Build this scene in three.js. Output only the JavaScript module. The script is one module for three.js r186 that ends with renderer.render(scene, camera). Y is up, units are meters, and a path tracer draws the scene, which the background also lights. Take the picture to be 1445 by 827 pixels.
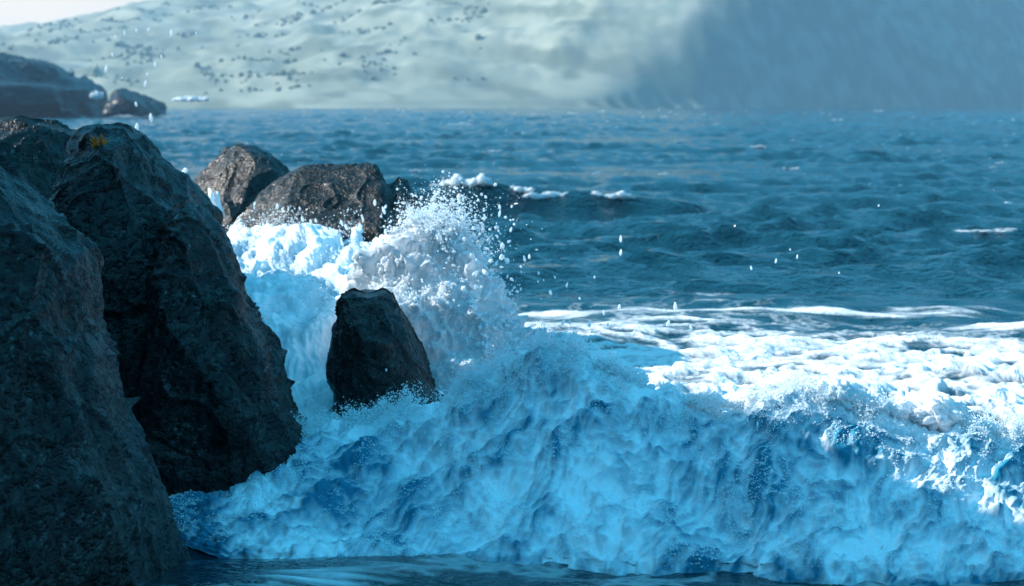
import * as THREE from 'three';
import { mergeGeometries, mergeVertices } from 'three/addons/utils/BufferGeometryUtils.js';

// ---------------------------------------------------------------- camera, sky, sun, exposure
const scene = new THREE.Scene();
const F = 2800, W = 1445, H = 827, CAM_Y = 3.5, PITCH = Math.atan(267.5 / F);
const camera = new THREE.PerspectiveCamera(2 * Math.atan(H / 2 / F) * 180 / Math.PI, W / H, 0.5, 9000);
camera.position.set(0, CAM_Y, 0);
camera.rotation.set(-PITCH, 0, 0);
camera.focus = 17.2;
camera.userData.fStop = 2.1;

const SUN = new THREE.Vector3(-0.842, 0.515, -0.160).normalize();
const sun = new THREE.DirectionalLight(new THREE.Color(1.0, 0.97, 0.93), 3.9);
sun.position.set(SUN.x * 60, SUN.y * 60, -20 + SUN.z * 60);
sun.target.position.set(0, 0, -20);
sun.castShadow = true;
sun.shadow.mapSize.set(4096, 4096);
Object.assign(sun.shadow.camera, { left: -30, right: 30, top: 30, bottom: -30, near: 1, far: 200 });
scene.add(sun, sun.target);

const renderer = new THREE.WebGLRenderer({ antialias: true });
renderer.toneMapping = THREE.LinearToneMapping;
renderer.toneMappingExposure = 2.4;
renderer.shadowMap.enabled = true;

const smooth01 = x => { x = Math.min(1, Math.max(0, x)); return x * x * (3 - 2 * x); };
{ // clear daylight sky: pale near the horizon, deep blue overhead, a bright aureole round the sun
  const w = 1024, h = 512, a = new Float32Array(w * h * 4);
  for (let j = 0; j < h; j++) for (let i = 0; i < w; i++) {
    const el = ((j + 0.5) / h - 0.5) * Math.PI, az = ((i + 0.5) / w - 0.5) * 2 * Math.PI;
    const x = Math.cos(el) * Math.cos(az), y = Math.sin(el), z = Math.cos(el) * Math.sin(az);
    const t = 1 - Math.exp(-Math.max(0, y) / 0.13), c = x * SUN.x + y * SUN.y + z * SUN.z;
    const toSun = (x * SUN.x + z * SUN.z) / Math.hypot(SUN.x, SUN.z) / Math.cos(el), w1 = smooth01((toSun - 0.19) / 0.22) * Math.exp(-(y * y) / 0.010), g = 0.9 * Math.pow(Math.max(0, c), 30), k = (j * w + i) * 4;
    const blue = [0.03 * (1 - t) + 0.026 * t, 0.16 * (1 - t) + 0.250 * t, 0.27 * (1 - t) + 0.440 * t], pale = [0.74, 0.57, 0.36];
    for (let m = 0; m < 3; m++) a[k + m] = blue[m] + (pale[m] - blue[m]) * w1 + g * pale[m];
    a[k + 3] = 1;
  }
  const sky = new THREE.DataTexture(a, w, h, THREE.RGBAFormat, THREE.FloatType);
  sky.mapping = THREE.EquirectangularReflectionMapping;
  sky.magFilter = sky.minFilter = THREE.LinearFilter;
  sky.needsUpdate = true;
  scene.background = sky;
  scene.environment = sky;
}
scene.fog = new THREE.FogExp2(new THREE.Color(0.45, 0.73, 1.0), 0.00018);

// ---------------------------------------------------------------- tools
function rng(seed) { return () => { seed = (seed + 0x6D2B79F5) | 0; let t = Math.imul(seed ^ (seed >>> 15), 1 | seed); t = (t + Math.imul(t ^ (t >>> 7), 61 | t)) ^ t; return ((t ^ (t >>> 14)) >>> 0) / 4294967296; }; }
const R = rng(7);
const PERM = new Uint8Array(512);
{ const p = [...Array(256).keys()]; for (let i = 255; i > 0; i--) { const j = Math.floor(R() * (i + 1)); [p[i], p[j]] = [p[j], p[i]]; } for (let i = 0; i < 512; i++) PERM[i] = p[i & 255]; }
const GX = [1, -1, 1, -1, 1, -1, 1, -1, 0, 0, 0, 0, 1, -1, 0, 0], GY = [1, 1, -1, -1, 0, 0, 0, 0, 1, -1, 1, -1, 1, 1, -1, -1], GZ = [0, 0, 0, 0, 1, 1, -1, -1, 1, 1, -1, -1, 0, 0, 1, -1];
function noise(x, y, z) { // gradient noise, about -0.8 .. 0.8
  const X = Math.floor(x), Y = Math.floor(y), Z = Math.floor(z);
  x -= X; y -= Y; z -= Z;
  const u = x * x * x * (x * (x * 6 - 15) + 10), v = y * y * y * (y * (y * 6 - 15) + 10), w = z * z * z * (z * (z * 6 - 15) + 10);
  const xi = X & 255, yi = Y & 255, zi = Z & 255;
  const A = PERM[xi] + yi, B = PERM[xi + 1] + yi, AA = PERM[A & 255] + zi, AB = PERM[(A + 1) & 255] + zi, BA = PERM[B & 255] + zi, BB = PERM[(B + 1) & 255] + zi;
  const g = (h, a, b, c) => { h &= 15; return GX[h] * a + GY[h] * b + GZ[h] * c; };
  const l = (t, a, b) => a + t * (b - a);
  return l(w, l(v, l(u, g(PERM[AA & 255], x, y, z), g(PERM[BA & 255], x - 1, y, z)), l(u, g(PERM[AB & 255], x, y - 1, z), g(PERM[BB & 255], x - 1, y - 1, z))),
    l(v, l(u, g(PERM[(AA + 1) & 255], x, y, z - 1), g(PERM[(BA + 1) & 255], x - 1, y, z - 1)), l(u, g(PERM[(AB + 1) & 255], x, y - 1, z - 1), g(PERM[(BB + 1) & 255], x - 1, y - 1, z - 1))));
}
function fbm(x, y, z, n = 4, gain = 0.5) { let s = 0, a = 1, t = 0; for (let i = 0; i < n; i++) { s += a * noise(x, y, z); t += a; a *= gain; x = x * 2.03 + 17.1; y = y * 2.03 + 5.7; z = z * 2.03 + 9.2; } return s / t; }
function billow(x, y, z, n = 4) { let s = 0, a = 1, t = 0; for (let i = 0; i < n; i++) { s += a * Math.abs(noise(x, y, z)); t += a; a *= 0.5; x = x * 2.1 + 3.3; y = y * 2.1 + 8.1; z = z * 2.1 + 1.7; } return s / t; }
const clamp = (x, a = 0, b = 1) => Math.min(b, Math.max(a, x));
const smooth = (a, b, x) => { x = clamp((x - a) / (b - a)); return x * x * (3 - 2 * x); };
const mix = (a, b, t) => a + (b - a) * t;
function table(pts) { // smooth interpolation through [x, y] pairs
  return x => {
    if (x <= pts[0][0]) return pts[0][1];
    for (let i = 1; i < pts.length; i++) if (x <= pts[i][0]) { const [x0, y0] = pts[i - 1], [x1, y1] = pts[i], t = (x - x0) / (x1 - x0);
      const m = k => { const a = pts[Math.max(0, k - 1)], b = pts[Math.min(pts.length - 1, k + 1)]; return (b[1] - a[1]) / (b[0] - a[0]); };
      const t2 = t * t, t3 = t2 * t, dx = x1 - x0;
      return (2 * t3 - 3 * t2 + 1) * y0 + (t3 - 2 * t2 + t) * dx * m(i - 1) + (-2 * t3 + 3 * t2) * y1 + (t3 - t2) * dx * m(i); }
    return pts[pts.length - 1][1];
  };
}
const cosP = Math.cos(PITCH), sinP = Math.sin(PITCH);
function at(px, py, d) { // world point at distance d in front of the tripod, used to measure the place
  const cx = (px - W / 2) / F, cy = (H / 2 - py) / F, k = d / (cosP + cy * sinP);
  return new THREE.Vector3(cx * k, CAM_Y + (cy * cosP - sinP) * k, -d);
}
const taken = {};
function named(n) { const k = (taken[n] = (taken[n] ?? -1) + 1); return k ? `${n}_${String(k).padStart(3, '0')}` : n; }
function put(o, name, label, category, { group, kind, parent = scene } = {}) {
  o.name = parent === scene ? named(name) : name;
  if (label) o.userData.label = label;
  if (category) o.userData.category = category;
  if (group) o.userData.group = group;
  if (kind) o.userData.kind = kind;
  o.castShadow = o.receiveShadow = true;
  parent.add(o);
  return o;
}
function grid(nu, nv, fn, closed = false) { // fn(i, j) -> [x, y, z]; rows j, columns i
  const pos = new Float32Array(nu * nv * 3), idx = [];
  for (let j = 0; j < nv; j++) for (let i = 0; i < nu; i++) { const p = fn(i, j), k = (j * nu + i) * 3; pos[k] = p[0]; pos[k + 1] = p[1]; pos[k + 2] = p[2]; }
  const index = new Uint32Array((closed ? nu : nu - 1) * (nv - 1) * 6); let q = 0;
  for (let j = 0; j < nv - 1; j++) for (let i = 0; i < (closed ? nu : nu - 1); i++) {
    const a = j * nu + i, b = j * nu + (i + 1) % nu, c = a + nu, d = b + nu;
    index[q++] = a; index[q++] = b; index[q++] = c; index[q++] = b; index[q++] = d; index[q++] = c;
  }
  const g = new THREE.BufferGeometry();
  g.setAttribute('position', new THREE.BufferAttribute(pos, 3));
  g.setIndex(new THREE.BufferAttribute(index, 1));
  return g;
}
function dataTex(w, h, fn, srgb = false) { // fn(u, v) -> grey or [r,g,b]
  const a = new Uint8Array(w * h * 4);
  for (let j = 0; j < h; j++) for (let i = 0; i < w; i++) { const c = fn(i / w, j / h), k = (j * w + i) * 4; for (let m = 0; m < 3; m++) a[k + m] = clamp(Array.isArray(c) ? c[m] : c) * 255; a[k + 3] = 255; }
  const t = new THREE.DataTexture(a, w, h);
  t.wrapS = t.wrapT = THREE.RepeatWrapping; t.magFilter = t.minFilter = THREE.LinearFilter;
  if (srgb) t.colorSpace = THREE.SRGBColorSpace;
  t.needsUpdate = true; return t;
}
function tileNoise(f, seed, n = 4) { // seamless fractal noise on the unit square
  return (u, v) => { let s = 0, a = 1, t = 0, k = f; for (let o = 0; o < n; o++) {
    const A = (x, y) => noise(x * k, y * k, seed + o * 7.3);
    s += a * (A(u, v) * (1 - u) * (1 - v) + A(u - 1, v) * u * (1 - v) + A(u, v - 1) * (1 - u) * v + A(u - 1, v - 1) * u * v) * 1.4; t += a; a *= 0.55; k *= 2; } return s / t; };
}
function colour(g, fn) { // vertex colours from position (linear values)
  const p = g.attributes.position, c = new Float32Array(p.count * 3);
  for (let i = 0; i < p.count; i++) { const r = fn(p.getX(i), p.getY(i), p.getZ(i), i); c[i * 3] = r[0]; c[i * 3 + 1] = r[1]; c[i * 3 + 2] = r[2]; }
  g.setAttribute('color', new THREE.BufferAttribute(c, 3));
}
const lerp3 = (a, b, t) => [mix(a[0], b[0], t), mix(a[1], b[1], t), mix(a[2], b[2], t)];

const DEEP = [0.0012, 0.022, 0.034], FOAM = [0.88, 0.90, 0.92];

// ---------------------------------------------------------------- the sea
const comps = [];
{ const r = rng(21); const lam = [14, 11, 9, 7.6, 6.4, 5.4, 4.6, 4, 3.4, 2.9, 2.5, 2.1, 1.8, 1.5, 1.25, 1.05, 0.85, 0.7];
  for (const L of lam) for (let k = 0; k < 2; k++) { const an = (r() - 0.5) * (L < 3 ? 2.0 : 1.3) + 0.2, kk = 2 * Math.PI / (L * (0.9 + 0.25 * r()));
    comps.push({ kx: kk * Math.sin(an), kd: -kk * Math.cos(an), ph: r() * 6.28, a: 0.0175 * Math.pow(L, 0.62), sx: Math.sin(an), sd: -Math.cos(an), k: kk }); } }
function seaAt(x, d, out) { // displaced point: out = [dx, y, dd]
  const amp = mix(0.45, 1, smooth(24, 46, d)) * mix(1, 0.65, smooth(13, 17, d) * (1 - smooth(17, 22, d)));
  const wx = x + 1.2 * noise(x * 0.11, d * 0.11, 3.1), wd = d + 1.2 * noise(x * 0.11 + 40, d * 0.11, 7.7);
  const gust = 0.75 + 0.9 * noise(x * 0.035, d * 0.035, 11);
  let y = 0, dx = 0, dd = 0;
  for (const c of comps) { if (c.k > 2600 / d) continue; const p = c.kx * wx + c.kd * wd + c.ph, a = c.a * amp * gust; y += a * Math.cos(p); const s = a * Math.sin(p); dx -= 0.7 * c.sx * s; dd -= 0.7 * c.sd * s; }
  // the swell rearing up further out
  const e = (x - 0.8) / 6.0, along = Math.exp(-e * e * e * e), dc = 62.5 + 0.6 * noise(x * 0.5, 2, 5) + 0.02 * x * x;
  const s = d - dc; y += along * (0.92 + 0.25 * noise(x * 0.35, 3, 3)) * (s < 0 ? Math.exp(-(s * s) / 1.1) : Math.exp(-(s * s) / 7));
  const e2 = (x - 15) / 4, dc2 = 44 + 0.3 * noise(x * 0.4, 8, 5), s2 = d - dc2; y += Math.exp(-e2 * e2) * 0.5 * (s2 < 0 ? Math.exp(-(s2 * s2) / 0.8) : Math.exp(-(s2 * s2) / 4));
  const e3 = (x - 7.5) / 3.4, s3 = d - 49.5 - 0.12 * x; y += Math.exp(-e3 * e3) * 0.34 * Math.exp(-(s3 * s3) / 1.6);
  out[0] = x + dx; out[1] = y; out[2] = d + dd;
  return out;
}
function foamCover(x, d) { // how much of the water is white with froth here, 0..1
  const wx = x + 0.6 * fbm(x * 0.5, d * 0.7, 2.2, 3), wd = d + 0.5 * fbm(x * 0.35 + 9, d * 0.6, 4.4, 3);
  const back = mix(0.22, -1.15, smooth(24, 52, d + 2.0 * noise(x * 0.16, d * 0.1, 2))) - 0.25 * smooth(2, 9, x) * smooth(27, 33, d);
  const front = mix(-1.6, -0.08, smooth(-1.9, -0.2, x + (15.4 - d) * 0.9));
  const bias = mix(front, back, smooth(15.6, 17.5, d));
  if (bias < -1.2) return 0;
  const lace = 0.8 - Math.abs(fbm(wx * 1.1, wd * 1.0, 6.1, 5, 0.6)) * 4.0;              // thin threads
  const blot = fbm(wx * 0.28, wd * 0.95, 1.1, 6, 0.6) * 2.4;                            // broad rafts of foam
  return 0.9 * smooth(0.0, 0.65, Math.max(lace * 0.5, blot) + bias);
}
const rippleTex = (() => { const n1 = tileNoise(9, 3, 4); return dataTex(1024, 1024, (u, v) => 0.5 + 0.62 * (1 - 2 * Math.abs(n1(u, v)) * 1.6) * 0.5); })();
function uvXZ(g, s) { const p = g.attributes.position, uv = new Float32Array(p.count * 2); for (let i = 0; i < p.count; i++) { uv[2 * i] = p.getX(i) / s; uv[2 * i + 1] = p.getZ(i) / (s * 1.0); } g.setAttribute('uv', new THREE.BufferAttribute(uv, 2)); }
const out = [0, 0, 0];
{ // open water, from beyond the surf to the far shore; rows spread out with distance
  const nv = 600, nu = 520, d0 = 36, d1 = 1750;
  const g = grid(nu, nv, (i, j) => { const d = d0 * Math.pow(d1 / d0, j / (nv - 1)), x = (i / (nu - 1) * 2 - 1) * (d * 0.33 + 5); seaAt(x, d, out); if (j === 0) { out[2] = d; } return [out[0], out[1], -out[2]]; });
  g.computeVertexNormals(); uvXZ(g, 3.1);
  colour(g, (x, y, z) => lerp3(DEEP, FOAM, -z < 48 ? foamCover(x, -z) : 0));
  const bump = rippleTex;
  const m = new THREE.MeshPhysicalMaterial({ vertexColors: true, roughness: 0.08, bumpMap: bump, bumpScale: 0.15, ior: 1.33 });
  put(new THREE.Mesh(g, m), 'sea', 'open teal sea choppy with small wind waves', 'sea', { kind: 'structure' });
}
{ // inshore water with rafts of foam
  const nv = 400, nu = 620, d0 = 9, d1 = 36;
  const g = grid(nu, nv, (i, j) => { const d = d0 * Math.pow(d1 / d0, j / (nv - 1)), x = (i / (nu - 1) * 2 - 1) * (d * 0.33 + 5); seaAt(x, d, out); if (j === nv - 1) out[2] = d;
    const c = foamCover(out[0], out[2]); const b = d > 18 ? billow(out[0] * 1.3, out[2] * 1.9, 5, 5) : 0;
    return [out[0], out[1] + c * (0.02 + (0.26 + 0.32 * (1 - smooth(21, 27, d))) * b * (1 - smooth(27, 35, d))), -out[2]]; });
  g.computeVertexNormals();
  const p = g.attributes.position, uv = new Float32Array(p.count * 2), X0 = -20, X1 = 20, D0 = 8, D1 = 37;
  for (let i = 0; i < p.count; i++) { uv[2 * i] = (p.getX(i) - X0) / (X1 - X0); uv[2 * i + 1] = (-p.getZ(i) - D0) / (D1 - D0); }
  g.setAttribute('uv', new THREE.BufferAttribute(uv, 2));
  const w = 1536, h = 1152, cov = new Float32Array(w * h);
  for (let j = 0; j < h; j++) for (let i = 0; i < w; i++) { const x = X0 + (i + 0.5) / w * (X1 - X0), d = D0 + (j + 0.5) / h * (D1 - D0); cov[j * w + i] = Math.abs(x) < d * 0.33 + 6 ? foamCover(x, d) : 0; }
  const s = c => c <= 0.0031308 ? c * 12.92 : 1.055 * Math.pow(c, 1 / 2.4) - 0.055;
  const look = (u, v) => cov[Math.min(h - 1, Math.round(v * h)) * w + Math.min(w - 1, Math.round(u * w))];
  const map = dataTex(w, h, (u, v) => lerp3(DEEP, FOAM, look(u, v)).map(s), true);
  const rough = dataTex(w / 2, h / 2, (u, v) => [0, 0.14 + 0.7 * look(u, v), 0]);
  const bump = rippleTex.clone(); bump.repeat.set(17, 12); bump.needsUpdate = true;
  const m = new THREE.MeshPhysicalMaterial({ map, roughnessMap: rough, roughness: 1, bumpMap: bump, bumpScale: 0.05, ior: 1.33 });
  put(new THREE.Mesh(g, m), 'inshore_water', 'shallow inshore water streaked with white foam', 'water', { kind: 'structure' });
  // the rest of the bay, below and around
  const g2 = new THREE.PlaneGeometry(9000, 9000); g2.rotateX(-Math.PI / 2);
  put(new THREE.Mesh(g2, new THREE.MeshPhysicalMaterial({ color: new THREE.Color(...DEEP), roughness: 0.3, ior: 1.33 })), 'bay_water', 'deep water of the bay around', 'sea', { kind: 'structure' }).position.set(0, -1.6, -2000);
}

// ---------------------------------------------------------------- far hills
const hillSlope = table([[-900, 0.07], [-620, 0.088], [-420, 0.125], [-200, 0.165], [-60, 0.25], [40, 0.42], [140, 0.60], [900, 0.62]]);
const capped = h => h < 130 ? h : 130 + 55 * (1 - Math.exp(-(h - 130) / 90));
const soft = (v, w) => v > 6 * w ? v : w * Math.log(1 + Math.exp(v / w));
const hillH = (x, d) => {
  const s = hillSlope(x - 32 + 30 * noise(d * 0.01, 3, 1));
  const shore = 1420 + 60 * noise(x * 0.004, 2, 9) - 40 * smooth(20, 200, x);
  const q = d - shore - 1.25 * soft(x - 62 - 0.8 * clamp(d - 1440, -40, 160) + 5 * fbm(x * 0.02, d * 0.02, 3, 3), 10);
  const steep = smooth(30, 160, x);
  let h = q < 0 ? q * 0.05 : s * q * (1 - 0.35 * smooth(900, 2200, q));
  const rel = smooth(-10, 120, q);
  h += rel * ((1 - steep) * (16 * fbm(x * 0.006, d * 0.004, 1, 4) + 15 * (0.5 - Math.abs(noise(x * 0.011 + d * 0.004, d * 0.012, 4))) + 7 * fbm(x * 0.03, d * 0.02, 12, 3)) + steep * 5 * fbm(x * 0.018, d * 0.018, 6, 5));
  h += 3 * smooth(0, 8, q);
  return h;
};
{
  const nu = 420, nv = 260, d0 = 1200, d1 = 3900;
  const g = grid(nu, nv, (i, j) => { const t = j / (nv - 1), d = d0 + (d1 - d0) * t * (0.35 + 0.65 * t), x = (i / (nu - 1) * 2 - 1) * (d * 0.36); return [x, capped(hillH(x, d)), -d]; });
  g.computeVertexNormals();
  const grass = [0.185, 0.205, 0.15], straw = [0.275, 0.287, 0.22], heath = [0.11, 0.132, 0.095], scree = [0.20, 0.20, 0.19];
  colour(g, (x, y, z) => {
    const d = -z, a = fbm(x * 0.012 + y * 0.03, d * 0.004, 2, 5), b = fbm(x * 0.03 + 7, d * 0.02, y * 0.05, 4);
    let c = lerp3(grass, straw, smooth(-0.15, 0.25, a));
    c = lerp3(c, heath, smooth(-0.02, 0.22, 0.6 * b + 0.9 * fbm(x * 0.008 + 0.02 * y, y * 0.045, 8, 4)) * 0.9);
    c = lerp3(c, lerp3([0.13, 0.17, 0.14], [0.22, 0.24, 0.20], smooth(-0.1, 0.35, b + 0.6 * noise(x * 0.1, y * 0.1, d * 0.03))), smooth(50, 140, x + 60 * a));
    return c;
  });
  put(new THREE.Mesh(g, new THREE.MeshStandardMaterial({ vertexColors: true, roughness: 1 })), 'hill', 'hazy grassy hillside rising across the bay', 'hill', { kind: 'structure' });
  // scattered woods on the slope
  const r = rng(5), ico = new THREE.IcosahedronGeometry(1, 1), N = 1000, im = new THREE.InstancedMesh(ico, new THREE.MeshStandardMaterial({ color: new THREE.Color(0.16, 0.185, 0.13), roughness: 1 }), N);
  const mtx = new THREE.Matrix4(); let n = 0, guard = 0;
  while (n < N && guard++ < 120000) { const d = 1450 + r() * 700, x = -560 + r() * 720; if (fbm(x * 0.014, d * 0.016, 31, 4) < 0.06 + 0.2 * r() || x > -20) continue; const h = capped(hillH(x, d)); if (h < 4) continue; const s = 1.0 + 2.0 * r() * r(); mtx.makeScale(s * (0.8 + 0.6 * r()), s * 0.95, s).setPosition(x, h + s * 0.4, -d); im.setMatrixAt(n++, mtx); }
  im.count = n;
  put(im, 'woodland', 'scattered dark woods on the sunlit far slope', 'woods', { kind: 'stuff' });
  // a further hill at the left edge of the range
  const g2 = grid(60, 20, (i, j) => { const x = -1900 + i / 59 * 900, d = 4300 + j / 19 * 800; return [x, Math.max(-5, 150 * Math.exp(-Math.pow((x + 1150) / 230, 2)) * Math.sin(Math.PI * Math.min(1, j / 10 * 0.5)) + 60 * noise(x * 0.004, d * 0.004, 2)), -d]; });
  g2.computeVertexNormals();
  put(new THREE.Mesh(g2, new THREE.MeshStandardMaterial({ color: new THREE.Color(0.12, 0.13, 0.1), roughness: 1 })), 'distant_hill', 'faint blue hill beyond the near range', 'hill', { kind: 'structure' });
}

// ---------------------------------------------------------------- rocks
const [grainTex, stoneTex] = (() => { // pitted, mottled stone: relief and tone from the same pits
  const a = tileNoise(18, 11, 4), b = tileNoise(6, 23, 4), c = tileNoise(46, 5, 2), w = 1024, pit = new Float32Array(w * w), mott = new Float32Array(w * w), spk = new Float32Array(w * w);
  for (let j = 0; j < w; j++) for (let i = 0; i < w; i++) { const u = i / w, v = j / w, k = j * w + i; mott[k] = b(u, v); pit[k] = smooth(0.02, 0.26, a(u, v) + 0.25 * mott[k]); spk[k] = c(u, v); }
  const get = (m, u, v) => m[Math.floor(v * w + 0.5) % w * w + Math.floor(u * w + 0.5) % w];
  return [dataTex(w, w, (u, v) => 0.72 + 0.5 * get(mott, u, v) - 0.5 * get(pit, u, v) + 0.25 * get(spk, u, v)),
    dataTex(w, w, (u, v) => { const p = get(pit, u, v), m = get(mott, u, v), k = get(spk, u, v), t = clamp((0.50 + 0.75 * m + 0.35 * k) * (1 - 0.82 * p) + 0.5 * smooth(0.34, 0.5, k + 0.4 * m)); return [t, t, t]; }, true)];
})();
const rockMat = new THREE.MeshPhysicalMaterial({ vertexColors: true, roughness: 0.4, specularIntensity: 0.6, map: stoneTex, bumpMap: grainTex, bumpScale: 0.03, ior: 1.45 });
const segDist = (px, py, a, b) => { const dx = b[0] - a[0], dy = b[1] - a[1], t = clamp(((px - a[0]) * dx + (py - a[1]) * dy) / (dx * dx + dy * dy)); return Math.hypot(px - a[0] - t * dx, py - a[1] - t * dy); };
function boxUV(g, size) { // stone grain laid on from the side each face points to; vertices are doubled where that changes
  const P = g.attributes.position.array, N = g.attributes.normal.array, C = g.attributes.color.array, I = g.index.array, key = new Int32Array(P.length).fill(-1), pos = [], nor = [], col = [], uv = [], idx = new Uint32Array(I.length);
  let n = 0;
  for (let t = 0; t < I.length; t += 3) {
    const a = I[t] * 3, b = I[t + 1] * 3, c = I[t + 2] * 3, m = [0, 1, 2].map(k => Math.abs(N[a + k] + N[b + k] + N[c + k])), ax = m[0] > m[1] && m[0] > m[2] ? 0 : m[1] > m[2] ? 1 : 2;
    for (let k = 0; k < 3; k++) { const v = I[t + k], q = v * 3 + ax; if (key[q] < 0) { key[q] = n++; const x = P[v * 3], y = P[v * 3 + 1], z = P[v * 3 + 2]; pos.push(x, y, z); nor.push(N[v * 3], N[v * 3 + 1], N[v * 3 + 2]); col.push(C[v * 3], C[v * 3 + 1], C[v * 3 + 2]); uv.push((ax === 0 ? z : x) / size + ax * 0.37, (ax === 1 ? z : y) / size + ax * 0.21); } idx[t + k] = key[q]; }
  }
  const o = new THREE.BufferGeometry();
  [['position', pos, 3], ['normal', nor, 3], ['color', col, 3], ['uv', uv, 2]].forEach(([k, v, s]) => o.setAttribute(k, new THREE.BufferAttribute(new Float32Array(v), s)));
  o.setIndex(new THREE.BufferAttribute(idx, 1));
  return o;
}
// levels: [height, x left, x right, depth front, depth back] from foot to top; a closed body with worn, cracked faces
function rockGeo(levels, { nu = 260, nv = 220, e = 2.6, k = 1, seed = 0, cracks = [], rough = 0.8, blocks = 0.2, chisel = 26, cut = 0.24, planes = [] } = {}) {
  const f = [1, 2, 3, 4].map(c => table(levels.map(l => [l[0], l[c]])));
  const y0 = levels[0][0], y1 = levels[levels.length - 1][0];
  const g = grid(nu, nv, (i, j) => {
    const t = j / (nv - 1), y = mix(y0, y1, t < 0.8 ? t * 1.08 : 0.864 + (1 - Math.pow(1 - (t - 0.8) / 0.2, 2)) * 0.136);
    const last = j === nv - 1, th = i / nu * 2 * Math.PI - Math.PI / 2, c = Math.cos(th), s = Math.sin(th);
    const [xl, xr, df, db] = f.map(q => q(y));
    const pw = v => Math.sign(v) * Math.pow(Math.abs(v), 2 / e);
    const sh = last ? 0.02 : 1;
    return [(xl + xr) / 2 + (xr - xl) / 2 * pw(c) * sh, y, -(df + db) / 2 + (db - df) / 2 * pw(s) * sh];
  }, true);
  const p = g.attributes.position;
  const cr = rng(100 + seed * 17), pl = [];
  for (let c = 0; c < chisel; c++) { // flat broken faces: what sticks out past a plane is cut back to it
    const a = cr() * 6.283, yy = cr() * 1.1 - 0.25, l = Math.sqrt(1 - Math.min(0.95, yy * yy)), nn = [Math.cos(a) * l, yy, Math.sin(a) * l];
    let m = -1e9; for (let i = 0; i < p.count; i += 7) m = Math.max(m, p.getX(i) * nn[0] + p.getY(i) * nn[1] + p.getZ(i) * nn[2]);
    pl.push([nn, m - cut * k * (0.3 + cr())]);
  }
  for (const [v, c] of planes) { const l = Math.hypot(...v), nn = v.map(q => q / l); let m = -1e9; for (let i = 0; i < p.count; i += 7) m = Math.max(m, p.getX(i) * nn[0] + p.getY(i) * nn[1] + p.getZ(i) * nn[2]); pl.push([nn, m - c]); }
  for (let i = 0; i < p.count; i++) for (const [nn, o] of pl) { const ex = p.getX(i) * nn[0] + p.getY(i) * nn[1] + p.getZ(i) * nn[2] - o; if (ex > 0) p.setXYZ(i, p.getX(i) - nn[0] * ex * 0.92, p.getY(i) - nn[1] * ex * 0.92, p.getZ(i) - nn[2] * ex * 0.92); }
  g.computeVertexNormals();
  const n = g.attributes.normal, q = 1 / k;
  for (let i = 0; i < p.count; i++) {
    const x = p.getX(i), y = p.getY(i), z = p.getZ(i), X = x * q + seed * 13.7, Y = y * q + seed * 3.1, Z = z * q + seed * 7.9;
    const wx = X + 0.35 * noise(X * 0.9, Y * 0.9, Z * 0.9 + 20), wy = Y + 0.35 * noise(X * 0.9 + 30, Y * 0.9, Z * 0.9), wz = Z + 0.35 * noise(X * 0.9, Y * 0.9 + 50, Z * 0.9);
    // broken faces: nearest of scattered cells decides how far a block stands out
    let f1 = 9, f2 = 9, id = 0;
    const cx = Math.floor(wx * 1.5), cy = Math.floor(wy * 1.0), cz = Math.floor(wz * 1.5);
    for (let a = -1; a <= 1; a++) for (let b = -1; b <= 1; b++) for (let c = -1; c <= 1; c++) {
      const h = PERM[(PERM[(PERM[(cx + a) & 255] + cy + b) & 255] + cz + c) & 255], h2 = PERM[h + 1], h3 = PERM[h2 + 1];
      const dx = cx + a + h / 255 - wx * 1.5, dy = cy + b + h2 / 255 - wy * 1.0, dz = cz + c + h3 / 255 - wz * 1.5, dd = dx * dx + dy * dy + dz * dz;
      if (dd < f1) { f2 = f1; f1 = dd; id = h; } else if (dd < f2) f2 = dd;
    }
    const edge = Math.sqrt(f2) - Math.sqrt(f1);
    let dsp = blocks * ((id / 255 - 0.5) * smooth(0, 0.4, edge)) - 0.025 * rough * (1 - smooth(0, 0.09, edge));
    dsp += 0.16 * fbm(X * 0.8, Y * 0.8, Z * 0.8, 3) + 0.045 * rough * fbm(X * 3.1, Y * 3.1, Z * 3.1, 4, 0.6);
    const r1 = 1 - Math.abs(noise(wx * 1.7, wy * 1.1, wz * 1.7 + 9)) * 2; dsp -= 0.05 * rough * Math.pow(clamp(r1), 14);
    const pit = noise(X * 11, Y * 11, Z * 11); dsp -= 0.012 * rough * smooth(0.12, 0.4, pit);
    dsp *= k;
    if (n.getZ(i) > -0.3) for (const [pts, w, dep] of cracks) { let m = 9; const jx = x + 0.05 * noise(x * 4, y * 4, 3), jy = y + 0.05 * noise(x * 4, y * 4, 13); for (let a = 1; a < pts.length; a++) m = Math.min(m, segDist(jx, jy, pts[a - 1], pts[a])); dsp -= dep * smooth(0.25, 0.7, n.getZ(i)) * Math.exp(-Math.pow(m / w, 2)); }
    p.setXYZ(i, x + n.getX(i) * dsp, y + n.getY(i) * dsp, z + n.getZ(i) * dsp);
  }
  g.computeVertexNormals();
  colour(g, (x, y, z) => {
    const X = x * q + seed * 5, Y = y * q, Z = z * q;
    const a = fbm(X * 1.1, Y * 1.1, Z * 1.1, 4), b = fbm(X * 9, Y * 9, Z * 9, 3, 0.7), c = noise(X * 30, Y * 30, Z * 30);
    let col = lerp3([0.026, 0.028, 0.030], [0.064, 0.064, 0.062], smooth(-0.3, 0.35, a + 0.5 * b));
    col = lerp3(col, [0.085, 0.068, 0.05], 0.6 * smooth(0.05, 0.3, fbm(X * 0.9 + 30, Y * 1.3, Z, 4)));   // brownish weathering
    col = lerp3(col, [0.16, 0.165, 0.165], 0.55 * smooth(0.06, 0.26, -b));                             // greyer crust
    col = lerp3(col, [0.014, 0.015, 0.016], 0.85 * smooth(0.02, 0.22, b));                               // dark pores
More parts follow.
